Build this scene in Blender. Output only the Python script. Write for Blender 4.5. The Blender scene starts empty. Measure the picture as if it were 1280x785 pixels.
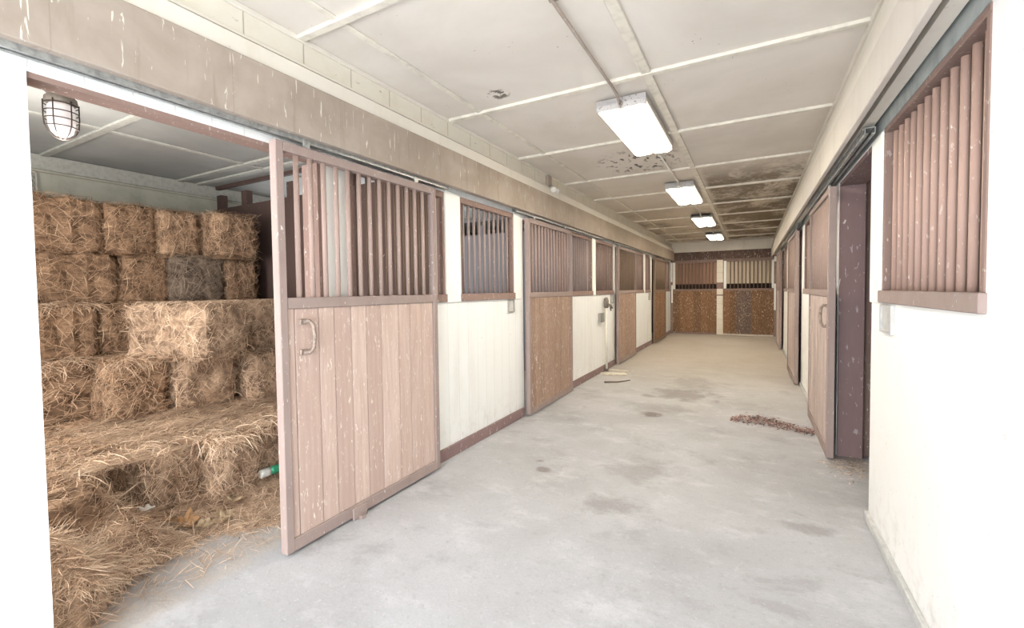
import bpy, bmesh, math, random
from mathutils import Vector, Matrix, noise as mnoise
random.seed(7)
SC = bpy.context.scene
COL = SC.collection
R = math.radians

# ------------------------------------------------------------------ helpers
def tag(o, label=None, cat=None, group=None, kind=None):
    if label: o['label'] = label
    if cat: o['category'] = cat
    if group: o['group'] = group
    if kind: o['kind'] = kind
    return o

def empty(name, loc, label, cat, group=None, rz=0.0):
    o = bpy.data.objects.new(name, None)
    o.empty_display_size = 0.1
    COL.objects.link(o); o.location = loc; o.rotation_euler = (0, 0, rz)
    return tag(o, label, cat, group)

class MB:
    """collects boxes, tubes and lathes in world coordinates into one mesh"""
    def __init__(s): s.bm = bmesh.new()
    def box(s, x0, x1, y0, y1, z0, z1, bev=0.0):
        m = Matrix.Translation(((x0+x1)/2, (y0+y1)/2, (z0+z1)/2)) @ Matrix.Diagonal((abs(x1-x0), abs(y1-y0), abs(z1-z0), 1))
        r = bmesh.ops.create_cube(s.bm, size=1.0, matrix=m)
        if bev > 0:
            es = list({e for v in r['verts'] for e in v.link_edges})
            bmesh.ops.bevel(s.bm, geom=es, offset=bev, segments=1, affect='EDGES', profile=0.5)
        return s
    def obox(s, mat, sx, sy, sz, bev=0.0):
        r = bmesh.ops.create_cube(s.bm, size=1.0, matrix=mat @ Matrix.Diagonal((sx, sy, sz, 1)))
        if bev > 0:
            es = list({e for v in r['verts'] for e in v.link_edges})
            bmesh.ops.bevel(s.bm, geom=es, offset=bev, segments=1, affect='EDGES', profile=0.5)
        return s
    def tube(s, pts, r, seg=10, cap=True, rad=None):
        pts = [Vector(p) for p in pts]; n = len(pts); rings = []
        d0 = (pts[1]-pts[0]).normalized()
        ref = Vector((0, 0, 1)) if abs(d0.z) < .9 else Vector((1, 0, 0))
        a = d0.cross(ref).normalized()
        for i, p in enumerate(pts):
            d = (pts[min(i+1, n-1)]-pts[max(i-1, 0)]).normalized()
            a = (a-d*a.dot(d)).normalized(); b = d.cross(a)
            rr = rad[i] if rad else r
            rings.append([s.bm.verts.new(p+(a*math.cos(t)+b*math.sin(t))*rr) for t in [2*math.pi*k/seg for k in range(seg)]])
        for i in range(n-1):
            for k in range(seg):
                f = s.bm.faces.new((rings[i][k], rings[i][(k+1) % seg], rings[i+1][(k+1) % seg], rings[i+1][k])); f.smooth = True
        if cap:
            s.bm.faces.new(rings[0][::-1]); s.bm.faces.new(rings[-1])
        return s
    def lathe(s, prof, cx, cy, seg=24):
        rings = []
        for (r, z) in prof:
            rings.append([s.bm.verts.new((cx+r*math.cos(2*math.pi*k/seg), cy+r*math.sin(2*math.pi*k/seg), z)) for k in range(seg)])
        for i in range(len(rings)-1):
            for k in range(seg):
                f = s.bm.faces.new((rings[i][k], rings[i][(k+1) % seg], rings[i+1][(k+1) % seg], rings[i+1][k])); f.smooth = True
        s.bm.faces.new(rings[0][::-1]); s.bm.faces.new(rings[-1])
        return s
    def prism_y(s, prof, y0, y1):
        a = [s.bm.verts.new((x, y0, z)) for x, z in prof]; b = [s.bm.verts.new((x, y1, z)) for x, z in prof]
        n = len(prof)
        for i in range(n): s.bm.faces.new((a[i], a[(i+1) % n], b[(i+1) % n], b[i]))
        s.bm.faces.new(a[::-1]); s.bm.faces.new(b)
        return s
    def torus(s, c, R_, r, seg=28, sub=6, axis='z'):
        c = Vector(c); g = []
        for i in range(seg):
            t = 2*math.pi*i/seg; row = []
            for j in range(sub):
                u = 2*math.pi*j/sub
                p = Vector(((R_+r*math.cos(u))*math.cos(t), (R_+r*math.cos(u))*math.sin(t), r*math.sin(u)))
                row.append(s.bm.verts.new(c+p))
            g.append(row)
        for i in range(seg):
            for j in range(sub):
                f = s.bm.faces.new((g[i][j], g[(i+1) % seg][j], g[(i+1) % seg][(j+1) % sub], g[i][(j+1) % sub])); f.smooth = True
        return s
    def build(s, name, mat, parent=None, label=None):
        me = bpy.data.meshes.new(name)
        bmesh.ops.recalc_face_normals(s.bm, faces=s.bm.faces)
        s.bm.to_mesh(me); s.bm.free()
        o = bpy.data.objects.new(name, me); COL.objects.link(o)
        me.materials.append(mat)
        if parent is not None:
            # geometry was given in world space; put it in the parent's space
            inv = Matrix.Translation(parent_world(parent)).inverted()
            me.transform(inv); o.parent = parent
        if label: o['label'] = label
        return o

def parent_world(o):
    v = Vector(o.location)
    while o.parent:
        o = o.parent; v += Vector(o.location)
    return v

def own(mb, name, mat, label, cat, group=None, kind=None):
    """a thing that is one mesh, its origin moved to its base"""
    o = mb.build(name, mat)
    me = o.data
    xs = [v.co for v in me.vertices]
    c = Vector(((min(v.x for v in xs)+max(v.x for v in xs))/2, (min(v.y for v in xs)+max(v.y for v in xs))/2, min(v.z for v in xs)))
    me.transform(Matrix.Translation(-c)); o.location = c
    return tag(o, label, cat, group, kind)

def struct(mb, name, mat, parent=None):
    o = mb.build(name, mat, parent)
    if parent is None: o['kind'] = 'structure'
    return o

# ------------------------------------------------------------------ materials
class NT:
    def __init__(s, name):
        s.m = bpy.data.materials.new(name); s.m.use_nodes = True
        s.t = s.m.node_tree; s.n = s.t.nodes; s.l = s.t.links
        s.b = s.n['Principled BSDF']
        s.b.inputs['Specular IOR Level'].default_value = 0.25
        g = s.n.new('ShaderNodeNewGeometry'); s.pos = g.outputs['Position']
    def mapped(s, sc, src=None, loc=(0, 0, 0)):
        m = s.n.new('ShaderNodeMapping'); m.inputs['Scale'].default_value = sc; m.inputs['Location'].default_value = loc
        s.l.new(src or s.pos, m.inputs['Vector']); return m.outputs['Vector']
    def noise(s, vec, scale, detail=4, rough=.6, dist=0):
        n = s.n.new('ShaderNodeTexNoise'); n.inputs['Scale'].default_value = scale; n.inputs['Detail'].default_value = detail
        n.inputs['Roughness'].default_value = rough; n.inputs['Distortion'].default_value = dist
        s.l.new(vec, n.inputs['Vector']); return n.outputs['Fac']
    def ramp(s, fac, stops):
        r = s.n.new('ShaderNodeValToRGB'); e = r.color_ramp.elements
        while len(e) > 1: e.remove(e[-1])
        e[0].position = stops[0][0]; e[0].color = col4(stops[0][1])
        for p, c in stops[1:]:
            x = e.new(p); x.color = col4(c)
        s.l.new(fac, r.inputs['Fac']); return r.outputs['Color']
    def mix(s, fac, a, b, mode='MIX'):
        m = s.n.new('ShaderNodeMix'); m.data_type = 'RGBA'; m.blend_type = mode
        s._in(m.inputs['Factor'], fac); s._in(m.inputs['A'], a); s._in(m.inputs['B'], b)
        return m.outputs['Result']
    def _in(s, sock, v):
        if isinstance(v, bpy.types.NodeSocket): s.l.new(v, sock)
        elif isinstance(v, (int, float)): sock.default_value = v
        else: sock.default_value = col4(v)
    def math(s, op, a, b=None, c=None, clamp=False):
        m = s.n.new('ShaderNodeMath'); m.operation = op; m.use_clamp = clamp
        for i, v in enumerate((a, b, c)):
            if v is None: continue
            if isinstance(v, bpy.types.NodeSocket): s.l.new(v, m.inputs[i])
            else: m.inputs[i].default_value = v
        return m.outputs[0]
    def sep(s, src=None):
        x = s.n.new('ShaderNodeSeparateXYZ'); s.l.new(src or s.pos, x.inputs[0]); return x.outputs
    def smooth(s, v, a, b):
        m = s.n.new('ShaderNodeMapRange'); m.interpolation_type = 'SMOOTHSTEP'
        s.l.new(v, m.inputs['Value']); m.inputs['From Min'].default_value = a; m.inputs['From Max'].default_value = b
        return m.outputs['Result']
    def bump(s, h, strength=.3, dist=.01):
        b = s.n.new('ShaderNodeBump'); b.inputs['Strength'].default_value = strength; b.inputs['Distance'].default_value = dist
        s.l.new(h, b.inputs['Height']); s.l.new(b.outputs['Normal'], s.b.inputs['Normal'])
    def out(s, col, rough=.7, metal=0.0):
        s._in(s.b.inputs['Base Color'], col); s.b.inputs['Roughness'].default_value = rough; s.b.inputs['Metallic'].default_value = metal
        return s.m

def col4(c):
    if isinstance(c, (int, float)): return (c, c, c, 1)
    return (c[0], c[1], c[2], 1)

def chips(t, base, col, scale=55, th=.66, stretch=.35, big=True):
    v = t.mapped((1, 1, stretch))
    n = t.noise(v, scale, 3, .6, .4)
    k = t.smooth(n, th, th+.03)
    if big:
        n2 = t.noise(t.mapped((1, 1, .5), loc=(3, 1, 7)), scale*.16, 4, .65)
        k2 = t.smooth(n2, .5, .62)
        k = t.math('MULTIPLY', k, t.math('MULTIPLY_ADD', k2, .65, .35))
    return t.mix(k, base, col)

def paint_brown(name, a, b, chip=(.62, .56, .5), th=.63, scale=55, rough=.75):
    t = NT(name)
    c = t.mix(t.noise(t.mapped((1, 1, .35)), 9, 5, .65), a, b)
    c = chips(t, c, chip, scale, th)
    g = t.noise(t.mapped((1, 1, .1)), 70, 3)
    c = t.mix(t.math('MULTIPLY', g, .35), c, b)
    t.bump(g, .15, .004)
    return t.out(c, rough)

def planks(name, a, b, dark, wid=.125, chip=(.72, .66, .6), th=.63, cscale=45, joint=.022, off=0.0, blue=None, board=False):
    """vertical boards; the boards run along x+y because each wall is flat in one of them"""
    t = NT(name); p = t.sep()
    u = t.math('ADD', p['X'], p['Y'])
    u = t.math('ADD', u, off)
    uw = t.math('DIVIDE', u, wid)
    ident = t.math('FLOOR', uw)
    if board:
        at = t.n.new('ShaderNodeAttribute'); at.attribute_name = 'board'; ident = at.outputs['Fac']
    wn = t.n.new('ShaderNodeTexWhiteNoise'); wn.noise_dimensions = '1D'; t.l.new(ident, wn.inputs['W'])
    cmb = t.n.new('ShaderNodeCombineXYZ'); t.l.new(u, cmb.inputs[0]); t.l.new(t.math('MULTIPLY', ident, 3.7), cmb.inputs[1]); t.l.new(p['Z'], cmb.inputs[2])
    gv = t.mapped((16, 1, 1.1), cmb.outputs[0])
    gr = t.noise(gv, 1.6, 6, .62, 1.2)
    fine = t.noise(t.mapped((160, 1, 5), cmb.outputs[0]), 1, 3, .6)
    c = t.mix(t.smooth(gr, .3, .75), a, b)
    c = t.mix(t.math('MULTIPLY', wn.outputs['Value'], .75), c, dark)
    wv = t.n.new('ShaderNodeTexWave'); wv.bands_direction = 'X'; wv.inputs['Scale'].default_value = 5; wv.inputs['Distortion'].default_value = 7
    wv.inputs['Detail'].default_value = 2; wv.inputs['Detail Scale'].default_value = .6
    t.l.new(t.mapped((1.6, 1, .35), cmb.outputs[0]), wv.inputs['Vector'])
    wk = t.math('MULTIPLY', t.smooth(wn.outputs['Value'], .45, .6), .4)
    c = t.mix(t.math('MULTIPLY', wv.outputs['Fac'], wk), c, dark)
    c = t.mix(t.math('MULTIPLY', fine, .35), c, b)
    if blue:
        k = t.math('MULTIPLY', t.smooth(p['X'], blue[0], blue[0]+.05), t.math('SUBTRACT', 1.0, t.smooth(p['X'], blue[1]-.05, blue[1])))
        c = t.mix(t.math('MULTIPLY', k, .8), c, blue[2])
    c = chips(t, c, chip, cscale, th, .3)
    fr = t.math('FRACT', uw)
    d = t.math('MINIMUM', fr, t.math('SUBTRACT', 1.0, fr))
    j = t.math('SUBTRACT', 1.0, t.smooth(d, 0.0, joint))
    if board: j = t.math('MULTIPLY', j, 0.0)
    c = t.mix(t.math('MULTIPLY', j, .6), c, tuple(x*.35 for x in dark))
    t.bump(t.math('SUBTRACT', fine, t.math('MULTIPLY', j, 2.0)), .25, .004)
    return t.out(c, .72)

def white_wall(name, a=(.80, .81, .80), b=(.68, .67, .64), groove=.15, line=.4, dirt=.35):
    t = NT(name); p = t.sep()
    n = t.noise(t.mapped((1, 1, .25)), 3.5, 5, .65)
    c = t.mix(t.math('MULTIPLY', t.smooth(n, .45, .8), .7), a, b)
    # soil near the ground
    low = t.math('SUBTRACT', 1.0, t.smooth(p['Z'], .0, .45))
    n2 = t.noise(t.pos, 14, 5, .7)
    c = t.mix(t.math('MULTIPLY', t.math('MULTIPLY', low, t.smooth(n2, .45, .75)), dirt), c, (.33, .28, .24))
    sp = t.smooth(t.noise(t.pos, 38, 2, .5), .72, .75)
    c = t.mix(t.math('MULTIPLY', sp, .35), c, (.3, .25, .2))
    if groove:
        u = t.math('DIVIDE', t.math('ADD', p['X'], p['Y']), groove)
        fr = t.math('FRACT', u); d = t.math('MINIMUM', fr, t.math('SUBTRACT', 1.0, fr))
        j = t.math('SUBTRACT', 1.0, t.smooth(d, 0.0, .03))
        c = t.mix(t.math('MULTIPLY', j, line), c, (.45, .42, .38))
        t.bump(t.math('SUBTRACT', 1.0, j), .2, .004)
    return t.out(c, .6)

def block_white(name, a, b, hh=.2, ll=.42, vert=True, zoff=0.0, js=.4):
    t = NT(name); p = t.sep()
    n = t.noise(t.pos, 5, 5, .65)
    c = t.mix(t.smooth(n, .4, .8), a, b)
    z = t.math('DIVIDE', t.math('ADD', p['Z'], zoff), hh); fz = t.math('FRACT', z)
    dz = t.math('MINIMUM', fz, t.math('SUBTRACT', 1.0, fz))
    jz = t.math('SUBTRACT', 1.0, t.smooth(dz, 0.0, .05))
    j = jz
    if vert:
        y = t.math('DIVIDE', p['Y'], ll); fy = t.math('FRACT', y)
        dy = t.math('MINIMUM', fy, t.math('SUBTRACT', 1.0, fy))
        j = t.math('MAXIMUM', jz, t.math('SUBTRACT', 1.0, t.smooth(dy, 0.0, .018)))
    c = t.mix(t.math('MULTIPLY', j, js), c, (.33, .29, .24))
    sp = t.smooth(t.noise(t.mapped((1, 1, 3)), 12, 4, .6), .68, .72)
    c = t.mix(t.math('MULTIPLY', sp, .5), c, (.2, .18, .14))
    t.bump(t.math('SUBTRACT', 1.0, j), .3, .005)
    return t.out(c, .7)

def plain(name, c, rough=.6, metal=0.0, var=.12, scale=25, bump=.1):
    t = NT(name)
    n = t.noise(t.pos, scale, 4)
    d = tuple(x*(1-var*2.2) for x in c)
    k = t.mix(t.smooth(n, .35, .75), c, d)
    if bump: t.bump(n, bump, .003)
    return t.out(k, rough, metal)

M = {}
M['white_panel'] = white_wall('white_panel')
M['white_smooth'] = white_wall('white_smooth', a=(.86, .855, .84), b=(.8, .79, .77), groove=0)
M['white_post'] = white_wall('white_post', a=(.84, .84, .81), b=(.72, .7, .65), groove=0)
M['cream_trim'] = white_wall('cream_trim', a=(.7, .665, .6), b=(.58, .53, .44), groove=0)
M['beam_cream'] = white_wall('beam_cream', a=(.60, .56, .51), b=(.47, .43, .37), groove=0)
M['block'] = block_white('block', (.7, .67, .59), (.64, .6, .5), hh=10.0, ll=.33, js=.85)
M['stall_white'] = block_white('stall_white', (.56, .56, .48), (.4, .41, .35), hh=.2, vert=False, zoff=.06, js=.9)
M['brown_paint'] = paint_brown('brown_paint', (.20, .125, .105), (.29, .205, .175))
M['frame'] = paint_brown('frame_paint', (.235, .17, .155), (.345, .275, .25), chip=(.75, .7, .66), th=.655, scale=70)
M['bar'] = paint_brown('bar_paint', (.27, .19, .165), (.4, .3, .26), chip=(.72, .66, .6), th=.65, scale=100)
M['bar_red'] = paint_brown('bar_paint_red', (.38, .245, .195), (.5, .35, .295), chip=(.78, .72, .66), th=.64, scale=80)
M['dark_bar'] = paint_brown('dark_bar_paint', (.17, .115, .08), (.25, .18, .13), chip=(.5, .42, .33), th=.66, scale=90)
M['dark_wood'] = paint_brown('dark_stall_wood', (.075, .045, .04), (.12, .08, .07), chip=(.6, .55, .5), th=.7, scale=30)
M['mauve'] = paint_brown('mauve_paint', (.19, .125, .12), (.26, .18, .175), chip=(.8, .76, .74), th=.63, scale=34)
M['door_wood'] = planks('door_planks', (.46, .34, .285), (.6, .48, .42), (.36, .25, .21), wid=.13, th=.62, cscale=70, joint=.012, board=True)
M['door_wood2'] = planks('door_planks_worn', (.3, .19, .135), (.42, .3, .235), (.22, .14, .105), wid=.1, th=.59, cscale=70, board=True)
M['door_right'] = planks('door_planks_right', (.44, .35, .31), (.56, .47, .43), (.36, .28, .25), wid=.13, th=.62, cscale=60, board=True)
M['end_wood'] = planks('end_door_wood', (.18, .088, .045), (.27, .145, .078), (.12, .065, .04), wid=.2, chip=(.6, .45, .28), th=.56, cscale=60, joint=.01)
M['end_wood_blue'] = planks('end_door_wood_patch', (.18, .088, .045), (.27, .145, .078), (.12, .065, .04), wid=.2, chip=(.6, .45, .28), th=.56, cscale=60, joint=.01, blue=(-.42, .02, (.12, .09, .085)))
M['end_board'] = planks('end_header_board', (.1, .062, .05), (.15, .1, .08), (.08, .05, .04), wid=.3, chip=(.5, .42, .36), th=.58, cscale=40)
M['end_back_red'] = planks('end_back_boards', (.3, .17, .12), (.38, .24, .17), (.24, .13, .1), wid=.14, th=.72)
M['end_back_white'] = planks('end_back_pale', (.6, .5, .38), (.66, .57, .45), (.5, .4, .3), wid=.14, th=.75)
M['steel'] = plain('galvanised', (.42, .43, .42), .45, .6, .2, 30)
M['rust'] = plain('weathered_iron', (.36, .28, .235), .6, .2, .25, 60)
M['grey_box'] = plain('grey_enamel', (.35, .33, .3), .5, .1)
M['white_metal'] = None
M['lamp_metal'] = plain('tarnished_metal', (.24, .21, .18), .6, .4)
M['dark_wire'] = plain('dark_wire', (.07, .055, .05), .6, .3)
M['grey_strip'] = plain('grey_header_shade', (.4, .43, .42), .7, 0, .15, 8)
M['slate'] = paint_brown('slate_partition', (.2, .19, .205), (.3, .29, .3), th=.7)
M['pvc'] = plain('white_pipe', (.75, .72, .64), .4, 0, .08)
M['plate'] = plain('plastic_holder', (.55, .55, .54), .35, 0, .1)
M['leaf'] = plain('dry_leaf', (.48, .28, .14), .8, 0, .25, 40)
M['leaf_pale'] = plain('dry_leaf_pale', (.62, .48, .32), .8, 0, .2, 40)
M['paper'] = plain('scrap_paper', (.72, .7, .66), .7, 0, .1)
M['board'] = plain('pale_board', (.66, .6, .5), .7, 0, .15)
M['stick'] = plain('stick_bark', (.14, .1, .07), .8)
M['can_green'] = plain('can_green', (.05, .36, .2), .35, .3)
M['can_white'] = plain('can_white', (.75, .78, .74), .35, .2)

# flaking enamel of the fixtures
t = NT('fixture_enamel')
k = t.smooth(t.noise(t.pos, 70, 3, .6), .62, .64)
M['white_metal'] = t.out(t.mix(k, (.5, .48, .47), (.2, .13, .1)), .45)

# brown header beam: taupe, streaked with drips
t = NT('header_beam'); p = t.sep()
n = t.noise(t.mapped((1, 1, 1)), 2.5, 6, .65, .6)
c = t.mix(t.smooth(n, .3, .72), (.29, .24, .2), (.38, .325, .28))
st = t.noise(t.mapped((1, 1, .08)), 16, 4, .6, .3)
c = t.mix(t.math('MULTIPLY', t.smooth(st, .55, .72), .4), c, (.2, .155, .12))
dr = t.noise(t.mapped((1, 1, .12), loc=(2, 5, 1)), 62, 3, .55, .5)
c = t.mix(t.math('MULTIPLY', t.smooth(dr, .665, .69), .6), c, (.78, .74, .66))
wd = t.n.new('ShaderNodeTexWave'); wd.inputs['Scale'].default_value = 1.4; wd.inputs['Distortion'].default_value = 9; wd.inputs['Detail'].default_value = 3
t.l.new(t.mapped((0, .25, 3)), wd.inputs['Vector'])
c = t.mix(t.math('MULTIPLY', wd.outputs['Fac'], .18), c, (.3, .23, .18))
jf = t.math('FRACT', t.math('DIVIDE', p['Y'], .61)); jd = t.math('MINIMUM', jf, t.math('SUBTRACT', 1.0, jf))
c = t.mix(t.math('MULTIPLY', t.math('SUBTRACT', 1.0, t.smooth(jd, 0, .006)), .35), c, (.2, .15, .12))
far = t.smooth(p['Y'], 3.0, 9.0)  # far end's darker, warmer light blended into the beam colour
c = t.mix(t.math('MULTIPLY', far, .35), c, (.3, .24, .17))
t.bump(st, .2, .004)
M['beam_brown'] = t.out(c, .75)

# ceiling boards: off-white, water stains, mould toward the far right
t = NT('ceiling_board'); p = t.sep()
n = t.noise(t.pos, .9, 5, .6, .5)
c = t.mix(t.smooth(n, .35, .7), (.72, .68, .63), (.62, .575, .52))
far = t.smooth(p['Y'], 3.5, 9.5)  # dimmer, warmer light of the far end worked into the board colour
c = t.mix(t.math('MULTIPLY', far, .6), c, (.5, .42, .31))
bl = t.noise(t.mapped((1, .6, 1), loc=(4, 2, 0)), 2.0, 6, .7, .4)
mask = t.math('MULTIPLY', t.smooth(p['X'], -.58, -.5), t.smooth(p['Y'], 5.3, 6.6))
fine = t.noise(t.pos, 22, 5, .75)
mo = t.math('MULTIPLY', mask, t.smooth(t.math('ADD', bl, t.math('MULTIPLY', fine, .45)), .58, .78))
c = t.mix(t.math('MULTIPLY', mo, .82), c, (.12, .085, .05))
mask2 = t.smooth(p['Y'], 7.6, 9.5)
mo2 = t.math('MULTIPLY', mask2, t.smooth(t.math('ADD', t.noise(t.mapped((1, .6, 1), loc=(9, 5, 0)), 1.4, 6, .7), t.math('MULTIPLY', fine, .3)), .62, .85))
c = t.mix(t.math('MULTIPLY', mo2, .7), c, (.15, .11, .065))
# small dark flakes
fl = t.noise(t.mapped((1.6, 1, 1)), 30, 3, .6)
reg = t.smooth(t.noise(t.mapped((1, 1, 1), loc=(1.3, .4, 0)), 1.7, 2), .56, .66)
fk = t.math('MULTIPLY', t.smooth(fl, .69, .71), reg)
def spot(cx, cy, r):
    dx = t.math('SUBTRACT', p['X'], cx); dy = t.math('SUBTRACT', p['Y'], cy)
    d = t.math('SQRT', t.math('ADD', t.math('MULTIPLY', dx, dx), t.math('MULTIPLY', dy, dy)))
    return t.math('SUBTRACT', 1.0, t.smooth(d, r*.5, r))
patch = t.math('MULTIPLY', spot(-1.1, 5.0, .55), t.smooth(t.noise(t.mapped((1, .5, 1)), 16, 4, .6), .54, .58))
s2 = t.math('MULTIPLY', spot(-1.6, 2.78, .1), t.smooth(t.noise(t.pos, 20, 2, .6), .5, .53))
fk = t.math('MAXIMUM', fk, t.math('MAXIMUM', patch, s2))
c = t.mix(t.math('MULTIPLY', fk, .85), c, (.08, .06, .045))
t.bump(t.noise(t.pos, 40, 3), .08, .003)
M['ceiling'] = t.out(c, .8)

t = NT('stall_ceiling'); n = t.noise(t.pos, 1.2, 4)
M['stall_ceiling'] = t.out(t.mix(t.smooth(n, .3, .7), (.46, .465, .45), (.36, .365, .355)), .8)
M['stall_batten'] = plain('stall_batten', (.52, .52, .48), .7, 0, .1)
M['batten'] = plain('ceiling_batten', (.72, .68, .6), .7, 0, .1, 12)

# concrete
t = NT('concrete'); p = t.sep()
n = t.noise(t.pos, .8, 6, .6, .3)
c = t.mix(t.smooth(n, .35, .7), (.43, .435, .455), (.34, .338, .345))
c = t.mix(t.math('MULTIPLY', t.smooth(t.noise(t.mapped((1, 1.6, 1), loc=(5, 1, 0)), 2.6, 6, .7), .5, .68), .35), c, (.58, .59, .62))
dk = t.noise(t.mapped((1, 1.3, 1), loc=(2, 7, 0)), 1.7, 7, .72, .4)
c = t.mix(t.math('MULTIPLY', t.smooth(dk, .52, .68), .45), c, (.25, .24, .24))
far = t.smooth(p['Y'], 4.5, 10.0)  # warm lamp light of the far end put into the floor colour
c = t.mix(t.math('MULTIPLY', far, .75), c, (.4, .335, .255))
m3 = t.noise(t.pos, 30, 5, .7)
c = t.mix(t.math('MULTIPLY', t.smooth(m3, .52, .75), .45), c, (.27, .26, .25))
def fspot(cx, cy, rx, ry):
    dx = t.math('DIVIDE', t.math('SUBTRACT', p['X'], cx), rx); dy = t.math('DIVIDE', t.math('SUBTRACT', p['Y'], cy), ry)
    d = t.math('SQRT', t.math('ADD', t.math('MULTIPLY', dx, dx), t.math('MULTIPLY', dy, dy)))
    d = t.math('ADD', d, t.math('MULTIPLY', t.math('SUBTRACT', WN, .5), 2.6))
    return t.math('SUBTRACT', 1.0, t.smooth(d, .35, 1.15))
WN = t.noise(t.pos, 5.0, 5, .65)
acc = None
for a in [(-.77, 6.15, .42, .4, .55), (-.98, 5.0, .13, .14, .9), (-.95, 5.35, .5, .25, .3), (-.78, 2.75, .22, .13, .45), (-.76, 3.45, .28, .3, .3),
          (.3, 3.02, .2, .07, .4), (-1.42, 3.1, .06, .05, .7), (-1.52, 3.24, .05, .04, .7), (-.75, 7.0, .4, .5, .3), (-1.2, 5.9, .12, .12, .5), (.1, 2.2, .15, .05, .25)]:
    s_ = t.math('MULTIPLY', fspot(*a[:4]), a[4])
    acc = s_ if acc is None else t.math('MAXIMUM', acc, s_)
c = t.mix(acc, c, (.17, .15, .135))
# chalk-white scuffs and the pale dusty strip by the left stalls
w = t.noise(t.mapped((1.2, .5, 1), loc=(8, 3, 0)), 3.2, 6, .75, .6)
c = t.mix(t.math('MULTIPLY', t.smooth(w, .6, .72), .18), c, (.68, .68, .7))
sx = t.math('MULTIPLY', t.math('SUBTRACT', 1.0, t.smooth(p['X'], -2.35, -2.2)), t.smooth(t.noise(t.pos, 9, 5, .7), .3, .55))
c = t.mix(t.math('MULTIPLY', sx, .55), c, (.5, .43, .36))
sp = t.noise(t.pos, 95, 4, .75)
c = t.mix(t.math('MULTIPLY', t.smooth(sp, .52, .72), .35), c, (.24, .235, .235))
sp2 = t.noise(t.mapped((1, 1, 1), loc=(3, 3, 3)), 42, 4, .75)
c = t.mix(t.math('MULTIPLY', t.smooth(sp2, .56, .72), .4), c, (.62, .62, .63))
t.bump(t.noise(t.pos, 60, 4, .7), .35, .005)
M['concrete'] = t.out(c, .85)

# ------------------------------------------------------------------ camera
F, YAW, PITCH, ROLL, SY, HC = 552.03, .4974, -.0348, -.0123, 10.33, 1.4
cam_d = bpy.data.cameras.new('camera'); cam = bpy.data.objects.new('camera', cam_d); COL.objects.link(cam); SC.camera = cam
cam_d.sensor_width = 36.0; cam_d.sensor_fit = 'HORIZONTAL'; cam_d.lens = F/1280*36.0
cam_d.shift_y = -SY/1280; cam_d.clip_start = .05; cam_d.clip_end = 100
cy_, sy_ = math.cos(YAW), math.sin(YAW); cp_, sp_ = math.cos(PITCH), math.sin(PITCH); cr_, sr_ = math.cos(ROLL), math.sin(ROLL)
R0 = Vector((cy_, sy_, 0)); Fv = Vector((-sy_*cp_, cy_*cp_, sp_)); U1 = Vector((sy_*sp_, -cy_*sp_, cp_))
Rv = R0*cr_+U1*sr_; Uv = -R0*sr_+U1*cr_
cam.matrix_world = Matrix(((Rv.x, Uv.x, -Fv.x, 0), (Rv.y, Uv.y, -Fv.y, 0), (Rv.z, Uv.z, -Fv.z, HC), (0, 0, 0, 1)))

# ------------------------------------------------------------------ dimensions
XL, XR, YE, ZC = -2.23, .623, 14.55, 2.80
YN = -1.7
SILL, RAIL, HEAD = 1.315, 1.375, 2.25
LP = [3.06, 6.86, 10.66]            # stall partitions, left
XB = -5.75; ZS = 2.70

# ------------------------------------------------------------------ the setting
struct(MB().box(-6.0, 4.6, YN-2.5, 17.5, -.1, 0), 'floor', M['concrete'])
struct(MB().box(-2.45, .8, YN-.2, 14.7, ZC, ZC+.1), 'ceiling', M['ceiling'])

# left wall: lower boards, posts, lintel, all around the openings
L_open = [(.575, 1.78), (4.37, 5.70), (8.15, 9.47), (11.55, 12.95)]
L_grille = [(1.98, 2.952), (3.172, 4.150), (5.79, 6.78), (6.945, 7.98), (9.55, 10.55), (10.725, 11.33), (13.2, 14.3)]
def wall_mb(xa, xb, opens, grilles, y0, y1, head=None, T=HEAD-.035):
    mb = MB(); cuts = sorted([(a, b, 'o') for a, b in opens]+[(a, b, 'g') for a, b in grilles])
    y = y0
    for a, b, k in cuts:
        if a > y: mb.box(xa, xb, y, a, 0, T)
        if k == 'g': mb.box(xa, xb, a, b, 0, SILL)
        y = b
    if y < y1: mb.box(xa, xb, y, y1, 0, T)
    mb.box(xa, xb, y0, y1, T, 2.79)
    for a, b in opens:
        if head: mb.box(xa, xb, a, b, head, HEAD-.035)
    return mb
wl = struct(wall_mb(XL-.10, XL, [(a, b) for a, b in L_open], L_grille, YN, 14.5, 2.188), 'wall_left', M['white_panel'])
R_open = [(3.300, 4.47), (7.5, 8.7), (11.45, 12.7)]
R_grille = [(1.86, 3.06), (4.62, 7.08), (8.9, 10.0), (10.25, 11.3), (13.0, 14.2)]
wr = struct(wall_mb(XR, XR+.10, R_open, R_grille, YN, 14.5, T=2.24), 'wall_right', M['white_smooth'])

# smooth white posts standing between grilles and doors
def posts(name, xa, xb, ys):
    for i, (a, b) in enumerate(ys):
        struct(MB().box(xa, xb, a, b, SILL-.01, HEAD-.02, .003), 'trim_%d' % (name+i), M['white_post'])
posts(1, XL, XL+.012, [(1.785, 1.87), (1.885, 1.972), (2.955, 3.168), (4.153, 4.30), (6.785, 6.94), (7.985, 8.1), (10.555, 10.72), (11.335, 11.5)])
posts(20, XR-.012, XR, [(3.075, 3.296), (7.13, 7.30), (10.02, 10.2)])

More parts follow.
